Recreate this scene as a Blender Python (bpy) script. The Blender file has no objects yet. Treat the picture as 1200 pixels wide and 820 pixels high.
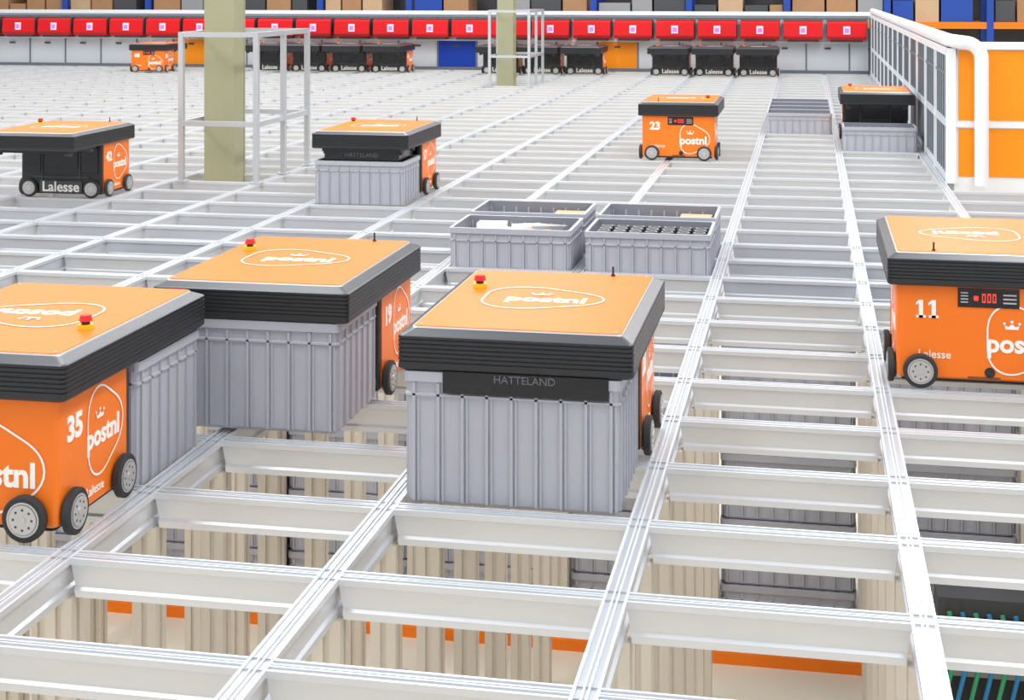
import bpy, math, random
from mathutils import Vector, Matrix
random.seed(4)
sc = bpy.context.scene
try:
    sc.view_settings.view_transform = 'Standard'
except Exception:
    pass

def lin(c):
    c = c/255.0
    return c/12.92 if c <= 0.04045 else ((c+0.055)/1.055)**2.4
def rgb(r, g, b): return (lin(r), lin(g), lin(b), 1)

# ---------------------------------------------------------------- materials
def mat(name, col, rough=0.5, metal=0.0, coat=0.0, noise=0.0, nscale=8.0, emit=None, bump=0.0, stretch=(1,1,1), spec=0.5):
    m = bpy.data.materials.new(name); m.use_nodes = True
    nt = m.node_tree; b = nt.nodes['Principled BSDF']
    b.inputs['Base Color'].default_value = col
    b.inputs['Roughness'].default_value = rough
    b.inputs['Metallic'].default_value = metal
    b.inputs['Coat Weight'].default_value = coat
    b.inputs['Specular IOR Level'].default_value = spec
    if noise > 0 or bump > 0:
        tc = nt.nodes.new('ShaderNodeTexCoord'); mp = nt.nodes.new('ShaderNodeMapping')
        mp.inputs['Scale'].default_value = stretch
        n = nt.nodes.new('ShaderNodeTexNoise'); n.inputs['Scale'].default_value = nscale
        n.inputs['Detail'].default_value = 4
        nt.links.new(tc.outputs['Object'], mp.inputs['Vector']); nt.links.new(mp.outputs['Vector'], n.inputs['Vector'])
        if noise > 0:
            mx = nt.nodes.new('ShaderNodeMix'); mx.data_type = 'RGBA'
            mx.inputs['A'].default_value = tuple(c*(1-noise) for c in col[:3])+(1,)
            mx.inputs['B'].default_value = tuple(min(1, c*(1+noise)) for c in col[:3])+(1,)
            nt.links.new(n.outputs['Fac'], mx.inputs['Factor'])
            nt.links.new(mx.outputs['Result'], b.inputs['Base Color'])
        if bump > 0:
            bp = nt.nodes.new('ShaderNodeBump'); bp.inputs['Strength'].default_value = bump
            bp.inputs['Distance'].default_value = 0.01
            nt.links.new(n.outputs['Fac'], bp.inputs['Height']); nt.links.new(bp.outputs['Normal'], b.inputs['Normal'])
    if emit:
        b.inputs['Emission Color'].default_value = emit[0]; b.inputs['Emission Strength'].default_value = emit[1]
    return m

M = dict(
 alu = mat('aluminium', rgb(220,223,228), 0.36, 0.45, noise=0.04, nscale=6, stretch=(1,1,6)),
 alu2 = mat('aluminium_track', rgb(236,239,242), 0.3, 0.4, noise=0.03, nscale=5),
 aluframe = mat('aluminium_frame', rgb(198,202,207), 0.38, 0.5, noise=0.03, nscale=5),
 aludark = mat('aluminium_groove', rgb(184,189,196), 0.4, 0.4),
 post = mat('post_aluminium_floor_lit', rgb(216,208,196), 0.45, 0.2, noise=0.03, nscale=2),  # beige tint paints warm bounce light from the floor onto the aluminium
 orange = mat('orange_paint', rgb(248,124,34), 0.38, 0, coat=0.1, noise=0.02, nscale=3, spec=.3),
 orangetop = mat('orange_lid_paint', rgb(246,120,32), 0.42, 0, noise=0.02, nscale=3, spec=.2),
 orangep = mat('orange_panel', rgb(252,150,24), 0.4, 0, noise=0.05, nscale=2, spec=.3),
 black = mat('black_plastic', rgb(40,41,44), 0.42, noise=0.08, nscale=20),
 black2 = mat('black_gloss', rgb(22,22,25), 0.25, coat=0.2),
 chamfer = mat('dark_edge_metal', rgb(84,86,90), 0.35, 0.6),
 dgrey = mat('dark_grey', rgb(72,74,78), 0.45),
 lgrey = mat('light_grey_print', rgb(150,152,156), 0.45),
 print = mat('grey_print', rgb(100,102,106), 0.45),
 rubber = mat('rubber', rgb(48,48,50), 0.7, noise=0.1, nscale=40),
 hub = mat('hub_aluminium', rgb(205,205,205), 0.35, 0.7),
 white = mat('white_vinyl', rgb(252,249,244), 0.4),
 whitep = mat('white_painted', rgb(236,239,242), 0.35, noise=0.02, nscale=3),
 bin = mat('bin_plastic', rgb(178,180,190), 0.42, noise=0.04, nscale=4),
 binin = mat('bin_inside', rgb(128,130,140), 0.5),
 red = mat('red_paint', rgb(216,18,26), 0.45, spec=.25),
 redbtn = mat('red_button', rgb(222,30,28), 0.25),
 yellow = mat('yellow_plastic', rgb(245,200,30), 0.4),
 column = mat('olive_column', rgb(160,159,128), 0.5, noise=0.04, nscale=4),
 wall = mat('wall_panel', rgb(212,218,225), 0.4, noise=0.03, nscale=2),
 wall2 = mat('wall_grey_panel', rgb(164,173,182), 0.4, 0.1, noise=0.05, nscale=3),
 seam = mat('seam', rgb(112,119,127), 0.5),
 blue = mat('blue_paint', rgb(10,62,175), 0.45, spec=.3),
 rackblue = mat('rack_blue', rgb(25,70,165), 0.45),
 rackor = mat('rack_orange', rgb(250,128,24), 0.45, spec=.3),
 carton = mat('cardboard', rgb(172,132,96), 0.8, noise=0.15, nscale=5),
 carton2 = mat('cardboard_light', rgb(196,166,132), 0.8, noise=0.12, nscale=4),
 floor = mat('floor_epoxy', rgb(224,213,194), 0.35, noise=0.05, nscale=1.5),
 led = mat('led_red', rgb(255,40,20), 0.4, emit=(rgb(255,40,20),3)),
 screen = mat('screen_violet', rgb(150,90,220), 0.4, emit=(rgb(190,120,250),.8)),
 digit = mat('display_digits', rgb(190,190,190), 0.4),
 digitr = mat('display_digits_red', rgb(235,60,50), 0.4, emit=(rgb(255,60,50),.8)),
 brown = mat('brown_label', rgb(130,75,35), 0.6),
 can = mat('can_lid', rgb(200,202,205), 0.3, 0.6),
 cyan = mat('cable_blue', rgb(40,140,200), 0.5),
 green = mat('cable_green', rgb(60,170,120), 0.5),
)
MK = list(M.keys())

# ---------------------------------------------------------------- mesh builder
class MB:
    def __init__(s): s.v=[]; s.f=[]; s.m=[]; s.sm=[]
    def add(s, vs, fs, m, smooth=False, X=None):
        o=len(s.v)
        for p in vs:
            p=Vector(p)
            if X is not None: p = X @ p
            s.v.append(tuple(p))
        mi=MK.index(m)
        for f in fs:
            s.f.append(tuple(i+o for i in f)); s.m.append(mi); s.sm.append(smooth)
    def box(s, x0,x1,y0,y1,z0,z1,m,X=None):
        vs=[(x0,y0,z0),(x1,y0,z0),(x1,y1,z0),(x0,y1,z0),(x0,y0,z1),(x1,y0,z1),(x1,y1,z1),(x0,y1,z1)]
        s.add(vs,[(0,3,2,1),(4,5,6,7),(0,1,5,4),(1,2,6,5),(2,3,7,6),(3,0,4,7)],m,X=X)
    def rings(s, rings, m, cap0=True, cap1=True, smooth=False, X=None, closed=True):
        n=len(rings[0]); vs=[p for r in rings for p in r]; fs=[]
        for i in range(len(rings)-1):
            for j in range(n if closed else n-1):
                a=i*n+j; b=i*n+(j+1)%n
                fs.append((a,b,b+n,a+n))
        s.add(vs,fs,m,smooth,X)
        if cap0: s.add(rings[0],[tuple(range(n))[::-1]],m,False,X)
        if cap1: s.add(rings[-1],[tuple(range(n))],m,False,X)
    def cyl(s, c, axis, r, h, m, n=28, X=None, r2=None):
        c=Vector(c); a=Vector(axis).normalized()
        t=Vector((0,0,1)) if abs(a.z)<.9 else Vector((1,0,0))
        u=a.cross(t).normalized(); w=a.cross(u)
        r2=r if r2 is None else r2
        R=[]
        for k,rr in ((0,r),(h,r2)):
            R.append([c+a*k+u*math.cos(2*math.pi*i/n)*rr+w*math.sin(2*math.pi*i/n)*rr for i in range(n)])
        s.add([p for r_ in R for p in r_],[((i+1)%n,i,i+n,(i+1)%n+n) for i in range(n)],m,True,X)
        s.add(R[0],[tuple(range(n))],m,False,X); s.add(R[1],[tuple(range(n))[::-1]],m,False,X)
    def tube(s, pts, r, m, n=16):
        pts=[Vector(p) for p in pts]; R=[]; prev=None
        for i,p in enumerate(pts):
            d=(pts[min(i+1,len(pts)-1)]-pts[max(i-1,0)]).normalized()
            if prev is None:
                t=Vector((0,1,0)) if abs(d.y)<.9 else Vector((1,0,0)); u=d.cross(t).normalized()
            else:
                u=(prev-d*prev.dot(d)).normalized()
            prev=u; w=d.cross(u)
            R.append([p+u*math.cos(2*math.pi*k/n)*r+w*math.sin(2*math.pi*k/n)*r for k in range(n)])
        s.rings(R,m,True,True,True)
    def obj(s, name, loc=(0,0,0), rot=0, parent=None):
        me=bpy.data.meshes.new(name); me.from_pydata(s.v,[],s.f)
        used=sorted(set(s.m)); rem={u:i for i,u in enumerate(used)}
        for u in used: me.materials.append(M[MK[u]])
        me.polygons.foreach_set('material_index',[rem[k] for k in s.m])
        me.polygons.foreach_set('use_smooth',s.sm); me.update()
        return place(name, me, loc, rot, parent)
def place(name, me, loc=(0,0,0), rot=0, parent=None):
    o=bpy.data.objects.new(name, me); o.location=loc; o.rotation_euler=(0,0,rot)
    sc.collection.objects.link(o)
    if parent: o.parent=parent
    return o

_tc={}
def textmesh(t, size, bold=0.0):
    k=(t,size,bold)
    if k in _tc: return _tc[k]
    cu=bpy.data.curves.new('t','FONT'); cu.body=t; cu.size=size; cu.extrude=0.0012; cu.offset=bold
    cu.align_x='CENTER'; cu.align_y='CENTER'; cu.resolution_u=3
    o=bpy.data.objects.new('t',cu); sc.collection.objects.link(o)
    dg=bpy.context.evaluated_depsgraph_get(); dg.update()
    me=o.evaluated_get(dg).to_mesh()
    vs=[v.co.copy() for v in me.vertices]; fs=[tuple(p.vertices) for p in me.polygons]
    o.evaluated_get(dg).to_mesh_clear(); bpy.data.objects.remove(o); bpy.data.curves.remove(cu)
    _tc[k]=(vs,fs); return _tc[k]
def frame(o, right, up):
    r=Vector(right).normalized(); u=Vector(up).normalized(); n=r.cross(u)
    m=Matrix(((r.x,u.x,n.x,o[0]),(r.y,u.y,n.y,o[1]),(r.z,u.z,n.z,o[2]),(0,0,0,1)))
    return m
def text(mb, t, size, X, m='white', bold=0.0):
    if t=='11':
        h=size*.72; w=size*.17
        for cx in (-size*.25,size*.25):
            for (a,b,c,d) in ((-w/2,w/2,0,h),(-size*.19,size*.19,0,h*.14)):
                mb.box(cx+a,cx+b,c-h/2,d-h/2,0,.0014,m,X=X)
            mb.add([(cx-w/2,h/2,.0014),(cx-w/2-size*.12,h/2-size*.12,.0014),(cx-w/2-size*.12,h/2-size*.22,.0014),(cx-w/2,h/2-size*.14,.0014)],[(0,1,2,3)],m,False,X)
        return
    vs,fs=textmesh(t,size,bold); mb.add(vs,fs,m,False,X)
def logo(mb, X, w, h, ts=None, th=0.006, tdx=0.0):
    """rounded-triangle outline with lettering and crown, drawn in plane of frame X"""
    n=48; ro=[];ri=[]
    for i in range(n):
        a=2*math.pi*i/n; r=1+0.11*math.cos(3*a)
        p=Vector((math.cos(a)*r*w/2, math.sin(a)*r*h/2,0))
        ro.append(p); d=p.normalized(); ri.append(p-d*th)
    z=Vector((0,0,0.0015))
    vs=[p+z for p in ro]+[p+z for p in ri]
    mb.add(vs,[(i,(i+1)%n,(i+1)%n+n,i+n) for i in range(n)],'white',False,X)
    ts=ts or w*0.29
    text(mb,'postnl',ts, X@Matrix.Translation((tdx,-ts*.18,0)), bold=ts*0.03)
    c=ts*0.30; X2=X@Matrix.Translation((tdx-ts*.28, ts*.42,0))
    vs=[(-c*.8,0,.0015),(c*.8,0,.0015),(c*.95,c*.55,.0015),(c*.45,c*.35,.0015),(0,c*.75,.0015),(-c*.45,c*.35,.0015),(-c*.95,c*.55,.0015)]
    mb.add(vs,[(0,1,2,3,4,5,6)],'white',False,X2)
    for (a,b,r) in ((-c*.95,c*.78,c*.18),(0,c*1.0,c*.2),(c*.95,c*.78,c*.18)):
        mb.add([(a+r*math.cos(k*math.pi/5),b+r*math.sin(k*math.pi/5),.0015) for k in range(10)],[tuple(range(10))],'white',False,X2)

def rrect(x0,x1,y0,y1,z,r,k=5):
    P=[]
    for cx,cy,a0 in ((x1-r,y1-r,0),(x0+r,y1-r,90),(x0+r,y0+r,180),(x1-r,y0+r,270)):
        for i in range(k+1):
            a=math.radians(a0+90*i/k); P.append(Vector((cx+r*math.cos(a),cy+r*math.sin(a),z)))
    return P

# ---------------------------------------------------------------- bin
BW,BD,BH=.60,.42,.31
def add_bin(mb, cx,cy,z0, H=BH, W=BW, D=BD, ribs=True, hollow=True):
    x0,x1,y0,y1=cx-W/2,cx+W/2,cy-D/2,cy+D/2
    o=lambda ins,z: rrect(x0+ins,x1-ins,y0+ins,y1-ins,z,.014,2)
    z1=z0+H
    mb.rings([o(.018,z0),o(.012,z0+.01),o(.010,z1-.07)],'bin',True,False)
    mb.rings([o(.010,z1-.07),o(.003,z1-.068),o(.003,z1-.062),o(.010,z1-.060),o(.010,z1-.03),o(0,z1-.028),o(0,z1)],'bin',False,False)
    if hollow:
        mb.rings([o(0,z1),o(.016,z1)],'bin',False,False)
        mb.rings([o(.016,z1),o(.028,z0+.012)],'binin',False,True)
    else:
        mb.rings([o(0,z1),o(.02,z1),o(.02,z1-.015)],'bin',False,True)
    if ribs:
        xs=[x0+.03+(W-.06)*i/8 for i in range(9)]
        for x in xs:
            for (a,b) in ((y0+.003,y0+.02),(y1-.02,y1-.003)):
                mb.box(x-.004,x+.004,a,b,z0+.010,z1-.03,'bin')
                mb.box(x+.010,x+.015,a+.003,b-.003,z0+.010,z1-.065,'bin')
        n=7
        for i in range(n):
            y=y0+.03+(D-.06)*i/(n-1)
            for (a,b) in ((x0+.003,x0+.02),(x1-.02,x1-.003)):
                mb.box(a,b,y-.004,y+.004,z0+.010,z1-.03,'bin')
            
# ---------------------------------------------------------------- robot
def robot_mesh(num, binz=None, binh=.31, lid='orangetop'):
    mb=MB()
    prof=[(.03,.364),(.006,.366),(0,.372)]
    z=.380
    for i in range(6):
        prof+= [(0,z),(0.0,z+.008),(.0028,z+.0095),(.0028,z+.0105)]; z+=.0122
    prof+=[(0,z),(0,.460)]
    W,L=.33,.463
    R=lambda ins,zz,rr=.016: rrect(-W+ins,W-ins,-L+ins,L-ins,zz,rr)
    mb.rings([R(i,zz) for i,zz in prof],'black',True,False)
    mb.rings([R(0,.460),R(.003,.463),R(.032,.477)],'chamfer',False,False)
    mb.rings([R(.032,.477),R(.034,.4805),R(.037,.4805)],'hub' if lid!='black' else 'black',False,False)
    mb.rings([R(.037,.4805,.012),R(.038,.4825,.012)],lid,False,True)
    logo(mb, frame((-.015,0.0,.4830),(1,0,0),(0,1,0)), .37,.31, ts=.10, th=.006,tdx=.03)
    mb.cyl((-.225,.14,.4825),(0,0,1),.022,.012,'yellow'); mb.cyl((-.225,.14,.4945),(0,0,1),.012,.01,'black')
    mb.cyl((-.225,.14,.5045),(0,0,1),.019,.016,'redbtn',r2=.015)
    mb.cyl((.165,.40,.4825),(0,0,1),.007,.005,'black'); mb.cyl((.165,.40,.4875),(0,0,1),.0035,.026,'black')
    for sx in (-1,1):
        for sy in (-1,1): mb.cyl((sx*.275,sy*.405,.4825),(0,0,1),.004,.0015,'hub',n=10)
    bx,y0,y1=.297,.022,.437
    B=lambda ins,zz: rrect(-bx+ins,bx-ins,y0+ins,y1-ins,zz,.014,3)
    mb.rings([B(.01,.032),B(0,.04),B(0,.368)],'orange',True,True)
    mb.rings([B(.02,.02),B(.02,.034)],'black',True,True)
    mb.rings([rrect(-bx+.002,bx-.002,y0-.012,y0+.03,zz,.01,2) for zz in (.036,.366)],'black',True,True)
    mb.box(-.12,.12,y0-.018,y0-.01,.20,.34,'black2')
    for sx in (-1,1):
        mb.box(min(sx*.15,sx*.27),max(sx*.15,sx*.27),y0-.02,y0-.01,.17,.35,'black2')
        mb.box(min(sx*.135,sx*.142),max(sx*.135,sx*.142),y0-.02,y0-.008,.05,.36,'dgrey')
    mb.box(-.20,.20,y0-.022,y0-.01,.135,.143,'dgrey')
    mb.box(-.155,.155,y0-.022,y0-.01,.03,.112,'dgrey')
    text(mb,'Lalesse',.096,frame((0,y0-.0235,.070),(1,0,0),(0,0,1)),bold=.002)
    text(mb,'HATTELAND',.026,frame((0,y0-.0195,.315),(1,0,0),(0,0,1)),m='print')
    def wheel(p,ax):
        p=Vector(p); a=Vector(ax)
        mb.cyl(p,a,.045,.012,'black',n=24)
        q=p+a*.008
        mb.cyl(q,a,.056,.003,'rubber',n=36); mb.cyl(q+a*.003,a,.060,.016,'rubber',n=36); mb.cyl(q+a*.019,a,.060,.003,'rubber',n=36,r2=.055)
        mb.cyl(q+a*.0205,a,.045,.003,'hub',n=30); mb.cyl(q+a*.0235,a,.040,.0006,'dgrey',n=30); 
        mb.cyl(q+a*.0236,a,.0385,.0015,'hub',n=30); mb.cyl(q+a*.0246,a,.010,.003,'hub',n=16)
        t=Vector((0,0,1)); u=a.cross(t)
        for k in range(8):
            an=k*math.pi/4; c=q+a*.0246+(u*math.cos(an)+t*math.sin(an))*.026
            mb.cyl(c,a,.0035,.001,'dgrey',n=10)
    for sx in (-1,1):
        for y in (.082,.375): wheel((sx*.295,y,.062),(sx,0,0))
        wheel((sx*.215,.436,.062),(0,1,0)); wheel((sx*.228,y0-.008,.062),(0,-1,0))
        X=lambda dy,z_: frame((sx*(bx+.0006),.23+dy*sx,z_),(0,sx,0),(0,0,1))
        text(mb,num,.088,X(-.115,.27),bold=.0036)
        logo(mb,X(.05,.225),.215,.235,ts=.078,th=.006)
        text(mb,'Lalesse',.036,X(.0,.072))
        mb.box(min(sx*bx,sx*(bx+.001)),max(sx*bx,sx*(bx+.001)),.03,.035,.09,.36,'chamfer')
    F=lambda dx,z_: frame((-dx,y1+.0006,z_),(-1,0,0),(0,0,1))
    text(mb,num,.088,F(-.19,.28),bold=.0036)
    logo(mb,F(.125,.18),.25,.24,ts=.09,th=.006)
    text(mb,'Lalesse',.04,F(-.165,.118))
    mb.box(-.125,.085,y1,y1+.003,.292,.360,'black2')
    def pb(a0,a1,c0,c1,m,d=.0045):
        mb.box(-.02-a1,-.02-a0,y1,y1+d,c0,c1,m)
    pb(-.05,-.035,.317,.332,'led')
    for k in range(3): pb(-.022+k*.018,-.010+k*.018,.310,.342,'digitr'); pb(-.019+k*.018,-.013+k*.018,.316,.336,'black2',.005)
    for k in range(4): pb(-.095,-.07,.308+k*.011,.312+k*.011,'digit')
    for k in range(3): pb(.05,.095,.308+k*.014,.313+k*.014,'digit')
    mb.cyl((-.025,y1,.062),(0,1,0),.018,.004,'black',n=20); mb.cyl((-.025,y1+.004,.062),(0,1,0),.011,.002,'rubber',n=16)
    mb.box(-.06,.05,y1-.002,y1+.002,.0335,.046,'brown')
    mb.box(-.27,.27,-.42,-.03,.345,.366,'black')
    for sx in (-1,1):
        for sy in (-.37,-.08): mb.box(sx*.25-.02,sx*.25+.02,sy-.02,sy+.02,.325,.35,'dgrey')
    if binz is not None:
        gap=.366-(binz+binh)
        if gap>.06:
            mb.box(-.255,.255,-.41,-.05,binz+binh-.03,.352,'black2')
            text(mb,'HATTELAND',.040,frame((0,-.4115,(binz+binh+.366)/2-.004),(1,0,0),(0,0,1)),m='print')
        elif num=='28':
            mb.box(-.20,.262,-.4615,-.458,.306,.366,'black2')
            text(mb,'HATTELAND',.030,frame((.03,-.4620,.350),(1,0,0),(0,0,1)),m='print')
        add_bin(mb,-.008,-.235,binz,H=binh,W=.612,D=.446)
    me=MB.obj(mb,'tmp').data
    bpy.data.objects.remove(bpy.data.objects['tmp']); return me

CW=.70; CY=.50; X0=-.445; Y0=3.05
col=lambda k: X0+CW*(k+.5)
row=lambda j: Y0+CY*j
def robot(num,x,y,rot=0,binz=None,binh=.31,lid='orangetop'):
    me=robot_mesh(num,binz,binh,lid); me.name='robot_mesh_'+num
    return place('warehouse_robot',me,(x,y,0.001),rot)
PI=math.pi
robot('28',col(-1),4.55,0,-.008,.370)
robot('35',col(-3),4.05,PI,-.02,.375)
robot('19',-1.755,5.06,0,.012,.352)
robot('11',col(1),6.05,PI)
robot('42',col(-7),9.55,0)
robot('17',col(-4),10.05,0,-0.005,.29)
robot('23',-1.06,13.0,PI)
robot('51',col(1),14.55,0)
bl=None
for k in (-1,-2,-3,-5,-6,-7,-10,-11,-12,-13):
    x=col(k)+( .0 if k>-9 else .2)
    if bl is None: bl=robot('52',x,24.55,0,lid='black')
    else: place('warehouse_robot',bl.data,(x,24.55,0.001),0)
robot('08',-10.9,24.3,PI)

# ---------------------------------------------------------------- free bins on the grid
def filled_bin(x,y,z0,fill):
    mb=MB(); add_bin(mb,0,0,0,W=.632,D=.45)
    if fill=='cans':
        for i in range(7):
            for j in range(5):
                cx,cy=-.246+i*.082,-.158+j*.079
                mb.cyl((cx,cy,.02),(0,0,1),.037,.262,'black',n=18); mb.cyl((cx,cy,.282),(0,0,1),.031,.004,'lgrey',n=18); mb.cyl((cx,cy,.286),(0,0,1),.022,.002,'dgrey',n=14)
    elif fill=='parcels':
        mb.box(-.28,.28,-.19,.19,.02,.21,'lgrey')
        for i in range(13):
            a=random.uniform(-.2,.2); cx,cy=random.uniform(-.19,.19),random.uniform(-.11,.11)
            zz=.23+random.random()*.05
            X=Matrix.Translation((cx,cy,0))@Matrix.Rotation(random.uniform(-.5,.5),4,'Z')@Matrix.Rotation(a,4,'X')
            mb.box(-.075,.075,-.055,.055,zz-.04,zz+.02,['white','lgrey','whitep','carton2','whitep','white'][i%6],X=X)
    elif fill=='boxes':
        for i in range(3):
            mb.box(-.27+i*.185,-.1+i*.185,-.18,.18,.02,.23+.02*i,['lgrey','carton','carton2'][i])
            mb.box(-.27+i*.185,-.1+i*.185,-.02,.02,.23+.02*i,.2315+.02*i,'whitep')
    return mb.obj('storage_bin',(x,y,z0))
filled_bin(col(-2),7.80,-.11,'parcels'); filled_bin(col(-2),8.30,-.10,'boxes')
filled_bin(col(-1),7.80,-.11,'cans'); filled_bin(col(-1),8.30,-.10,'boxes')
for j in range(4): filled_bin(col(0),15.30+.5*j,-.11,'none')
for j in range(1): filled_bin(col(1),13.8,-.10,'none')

# ---------------------------------------------------------------- grid
KMIN,KMAX=-25,6; JMIN,JMAX=-6,45
hw=.029
P=[(.003,-.004),(.003,0),(.008,0),(.008,-.004),(.022,-.004),(.022,0),(hw,0),(hw,-.016),(.021,-.02),(.016,-.074),(.024,-.080),(.024,-.098)]
ring=[(a,z) for a,z in P]+[(-a,z) for a,z in reversed(P)]
g=MB()
def addrail(fixed, a0, a1, axis, cut=0.0):
    n=len(ring); v0=[];v1=[]
    for a,z in ring:
        e=cut*(min(0,z+.02)/-.08) if z<-.02 else 0
        if axis=='y': v0.append((fixed+a,a0+e,z)); v1.append((fixed+a,a1-e,z))
        else: v0.append((a0+e,fixed-a,z)); v1.append((a1-e,fixed-a,z))
    o=v0+v1
    fs_top=[];fs_dk=[];fs_w=[]
    for i in range(n):
        j=(i+1)%n; f=(i,i+n,j+n,j)
        za,zb=ring[i][1],ring[j][1]
        if za==0 and zb==0: fs_top.append(f)
        elif i==n-1 or (za==-.004 and zb==-.004): fs_dk.append(f)
        else: fs_w.append(f)
    g.add(o,fs_top,'alu2'); g.add(o,fs_dk,'aludark'); g.add(o,fs_w,'alu')
    g.add(v0,[tuple(range(n))],'alu'); g.add(v1,[tuple(range(n))[::-1]],'alu')
for k in range(KMIN,KMAX+1):
    x=X0+CW*k
    y1=row(JMAX) if k<=2 else row(16)+.2
    addrail(x,row(JMIN),y1,'y')
    for j in range(JMIN,12):
        for d in (-.027,.027): g.box(x-hw,x+hw,row(j)+d-.0008,row(j)+d+.0008,-.003,.0003,'aludark')
for j in range(JMIN,JMAX+1):
    kk=KMAX if j<=16 else 2
    for k in range(KMIN,kk):
        addrail(row(j),X0+CW*k+hw,X0+CW*(k+1)-hw,'x',cut=.012)
g.obj('storage_grid_rails')

# posts beneath nodes
p=MB()
def post(x,y):
    a=.036; b=.008; d=.008
    pts=[(-a,-a),(-b,-a),(-b,-a+d),(b,-a+d),(b,-a),(a,-a),(a,-b),(a-d,-b),(a-d,b),(a,b),(a,a),(b,a),(b,a-d),(-b,a-d),(-b,a),(-a,a),(-a,b),(-a+d,b),(-a+d,-b),(-a,-b)]
    p.rings([[Vector((x+u,y+w_,z)) for u,w_ in pts] for z in (-1.65,-.0985)],'post')
    p.box(x-.07,x+.07,y-.07,y+.07,-1.65,-1.635,'post')
for k in range(-9,5):
    for j in range(1,9): post(X0+CW*k,row(j))
p.obj('grid_support_posts')

s=MB()
for k in range(-12,5):
    for j in (8,9):
        n=4 if (k*7+j*3)%4 else 5
        if j==8 and k in (0,1): n=5
        for i in range(n):
            add_bin(s,col(k),row(j)+.25,-1.63+i*.302,H=.298,W=.615,D=.44,ribs=(j==8),hollow=(i==n-1))
s.obj('storage_bin_stacks')
t=MB()
t.box(-14,4,6.97,7.0,-1.65,-1.60,'rackor'); t.obj('floor_guard_rail')
f=MB(); f.box(-26,14,-6,36,-1.75,-1.65,'floor'); f.obj('floor')

e=MB()
e.box(.50,.90,6.22,6.42,-1.65,-.98,'dgrey'); e.box(.53,.87,6.21,6.22,-1.58,-1.05,'black')
for q in range(4): e.box(.55,.85,6.205,6.21,-1.52+q*.12,-1.50+q*.12,'lgrey')
for i in range(7):
    x=.54+i*.05
    e.tube([(x,6.18,-1.02),(x+.03,6.16,-1.15),(x-.02,6.15,-1.35),(x+.03,6.17,-1.62)],.009,'cyan' if i%2 else 'green',8)
e.obj('control_cabinet')

# ---------------------------------------------------------------- columns and cages
def column(y):
    m=MB(); h=.118; x=-4.36
    m.box(x-h,x+h,y-h,y-h+.018,-1.65,6,'column'); m.box(x-h,x+h,y+h-.018,y+h,-1.65,6,'column')
    m.box(x-h+.004,x+h-.004,y-h+.018,y+h-.018,-1.65,6,'column')
    m.box(x-.2,x+.2,y-.2,y+.2,-1.65,-1.62,'column')
    m.obj('steel_column')
    c=MB(); b=.019
    xs=(-4.53,-3.95); ys=(y-.42,y+.16,y+.72); H=1.10
    for a in xs:
        for q in ys: c.box(a-b,a+b,q-b,q+b,0.001,H,'aluframe'); c.box(a-.04,a+.04,q-.04,q+.04,.001,.012,'aluframe')
    for z in (.43,H-.018):
        for a in xs: c.box(a-b*.9,a+b*.9,ys[0],ys[2],z-b,z+b,'aluframe')
        for q in (ys[0],ys[2]): c.box(xs[0],xs[1],q-b*.9,q+b*.9,z-b*.95,z+b*.95,'aluframe')
    c.obj('column_guard_frame')
column(10.92); column(21.9)

# ---------------------------------------------------------------- back wall
w=MB(); YW=25.70
w.box(-19,.96,YW,YW+.06,-1.65,1.0,'wall')
w.box(-19,1.05,YW-.05,YW+.1,.955,1.02,'whitep')
w.box(-19,.96,YW-.02,YW,.90,.92,'seam'); w.box(-19,.96,YW-.02,YW,.50,.53,'whitep'); w.box(-19,.96,YW-.03,YW,.0,.05,'seam')
for k in range(-26,3):
    x=X0+CW*k-.3
    w.box(x-.012,x+.012,YW-.012,YW,.05,.9,'seam')
    c={-8:'blue',-4:'orangep',-15:'orangep'}.get(k)
    if c: w.box(x+.02,x+CW-.02,YW-.016,YW,.03,.5,c)
    w.box(x+.30,x+.40,YW-.03,YW,.40,.43,'dgrey')
w.obj('wall_back')
m=MB()
pr=[(-.30,.57),(-.33,.62),(-.31,.84),(-.24,.875),(0,.875),(0,.57)]
R=[[Vector((x,a,b)) for a,b in pr] for x in (-.315,.315)]
m.rings(R,'red'); m.box(-.325,.325,-.25,0,.876,.89,'dgrey')
m.box(-.32,-.315,-.3,0,.6,.86,'dgrey'); m.box(.315,.32,-.3,0,.6,.86,'dgrey')
m.box(-.055,.055,-.335,-.30,.66,.79,'whitep'); m.box(-.035,.035,-.34,-.33,.685,.76,'screen')
m.box(-.30,.30,-.325,-.31,.60,.606,'dgrey')
m.box(-.25,.25,-.26,0,.53,.57,'dgrey')
me=m.obj('charging_station',(0,0,0)).data; bpy.data.objects.remove(bpy.data.objects['charging_station'])
for k in range(-21,2):
    place('charging_station',me,(X0+CW*k+.4-.05,YW-.03,0))

# ---------------------------------------------------------------- right wall
w=MB(); YR=11.5
w.box(1.0,1.04,YR,YW,-1.65,.985,'wall2')
w.box(.985,1.06,YR,YW,.93,.985,'whitep'); w.box(.99,1.0,YR,YW,.40,.46,'wall'); w.box(.99,1.0,YR,YW,0.0,.06,'wall'); w.box(.992,1.0,YR,YW,.78,.80,'seam')
y=YR
while y<YW:
    w.box(.982,1.0,y,y+.04,0,.95,'whitep')
    for q in (.2,.37,.54,.71,.88): w.box(.99,1.0,y+q,y+q+.012,0,.93,'seam')
    y+=1.05
w.obj('wall_right')
w=MB()
w.box(1.04,5,YR+.0,YR+.04,-1.65,1.02,'whitep')
x=1.07
while x<4.9:
    for (a,b) in ((.05,.40),(.46,.97)):
        w.box(x,x+.9,YR-.006,YR,a,b,'orangep')
    x+=.97
w.box(1.10,5,YR-.03,YR+.06,.98,1.03,'whitep'); w.box(1.0,5,YR-.02,YR,.41,.45,'whitep'); w.box(.985,1.05,YR-.03,YR+.02,0,.985,'whitep')
w.obj('wall_right_return')
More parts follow.
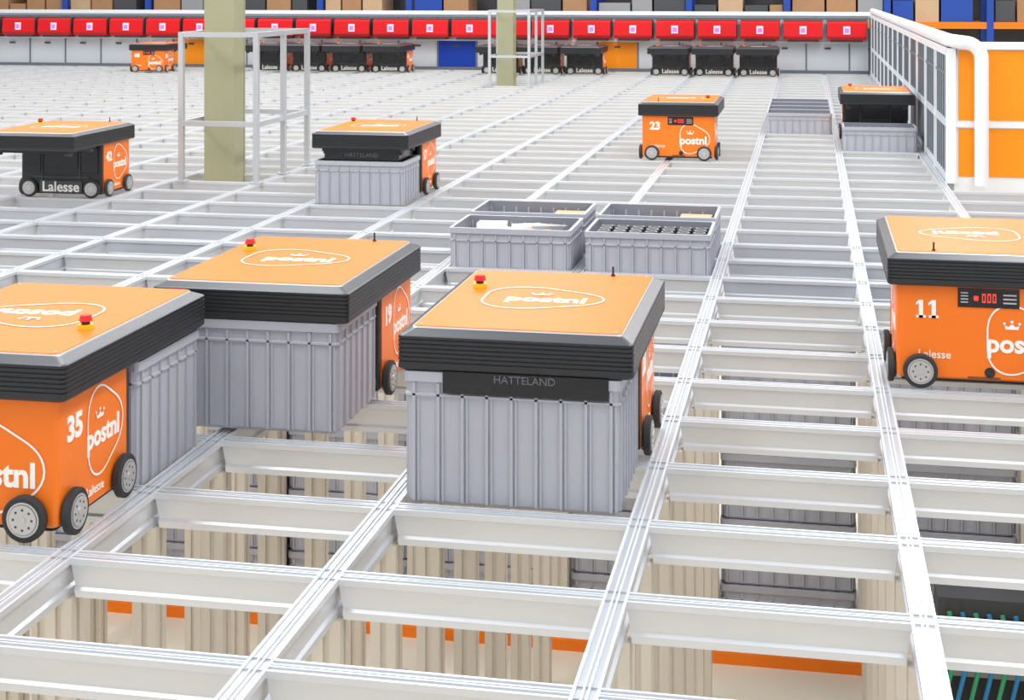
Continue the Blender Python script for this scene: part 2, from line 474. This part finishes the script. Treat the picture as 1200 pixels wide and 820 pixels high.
t=MB(); pts=[(1.02,25.5,1.036),(1.02,12.2,1.036),(1.02,11.8,1.036),(1.025,11.6,1.036),(1.045,11.45,1.036),(1.10,11.38,1.03)]
for i in range(1,9):
    a=math.radians(90*i/8); pts.append((1.10+.12*math.sin(a),11.38,.91+.12*math.cos(a)))
pts+=[(1.22,11.38,.6),(1.22,11.38,.3),(1.22,11.38,.002)]
t.tube(pts,.05,'whitep',20); t.obj('cable_duct_pipe')

# ---------------------------------------------------------------- racks
def rack(x0,x1,y,name='pallet_rack'):
    r=MB(); x=x0; n=0
    while x<=x1+.01:
        for yy in (y,y+1.0):
            r.box(x-.06,x+.06,yy-.04,yy+.04,-1.65,5.5,'rackblue')
        for i in range(9):
            z=-1.5+i*.75
            r.box(x-.02,x+.02,y,y+1.0,z,z+.04,'rackblue')
        if x+1.8<=x1+.01:
            for z in (-1.0,.80,2.2,3.6,5.0):
                for yy in (y,y+1.0): r.box(x+.05,x+1.75,yy-.03,yy+.03,z-.12,z,'rackor')
                xx=x+.1
                while xx<x+1.5:
                    wd=random.uniform(.3,.6); hh=random.uniform(.25,.8)
                    wd=min(wd,x+1.72-xx)
                    if random.random()<.85: r.box(xx,xx+wd,y+.03,y+.85,z,z+hh,random.choice(['carton','carton2','carton','dgrey','dgrey','carton','rackblue','lgrey']))
                    xx+=wd+.04
        x+=1.8
    r.box(x0,x1,y+1.1,y+1.14,-1.65,5.5,'dgrey')
    r.obj(name)
rack(-22,14.4,28.5)

# ---------------------------------------------------------------- light
wd=bpy.data.worlds.new('World'); sc.world=wd; wd.use_nodes=True
bg=wd.node_tree.nodes['Background']; bg.inputs[0].default_value=(.95,.977,1,1); bg.inputs[1].default_value=.95
def area(x,y,z,sx,sy,e):
    l=bpy.data.lights.new('ceiling_lamp','AREA'); l.shape='RECTANGLE'; l.size=sx; l.size_y=sy; l.energy=e; l.color=(1,.99,.975)
    o=bpy.data.objects.new('ceiling_lamp',l); o.location=(x,y,z); sc.collection.objects.link(o)
for x in (-10,-4,2):
    for y in (3,10,17,24): area(x,y,6.5,1.2,5,250)

# ---------------------------------------------------------------- camera
cd=bpy.data.cameras.new('camera'); cam=bpy.data.objects.new('camera',cd); sc.collection.objects.link(cam)
FP=1780.0
cd.sensor_fit='HORIZONTAL'; cd.sensor_width=36; cd.lens=FP/1200*36; cd.shift_y=-425/1200
cam.location=(0,0,1.43); cam.rotation_euler=(math.pi/2,0,math.atan(348/FP))
cd.clip_end=200
sc.camera=cam
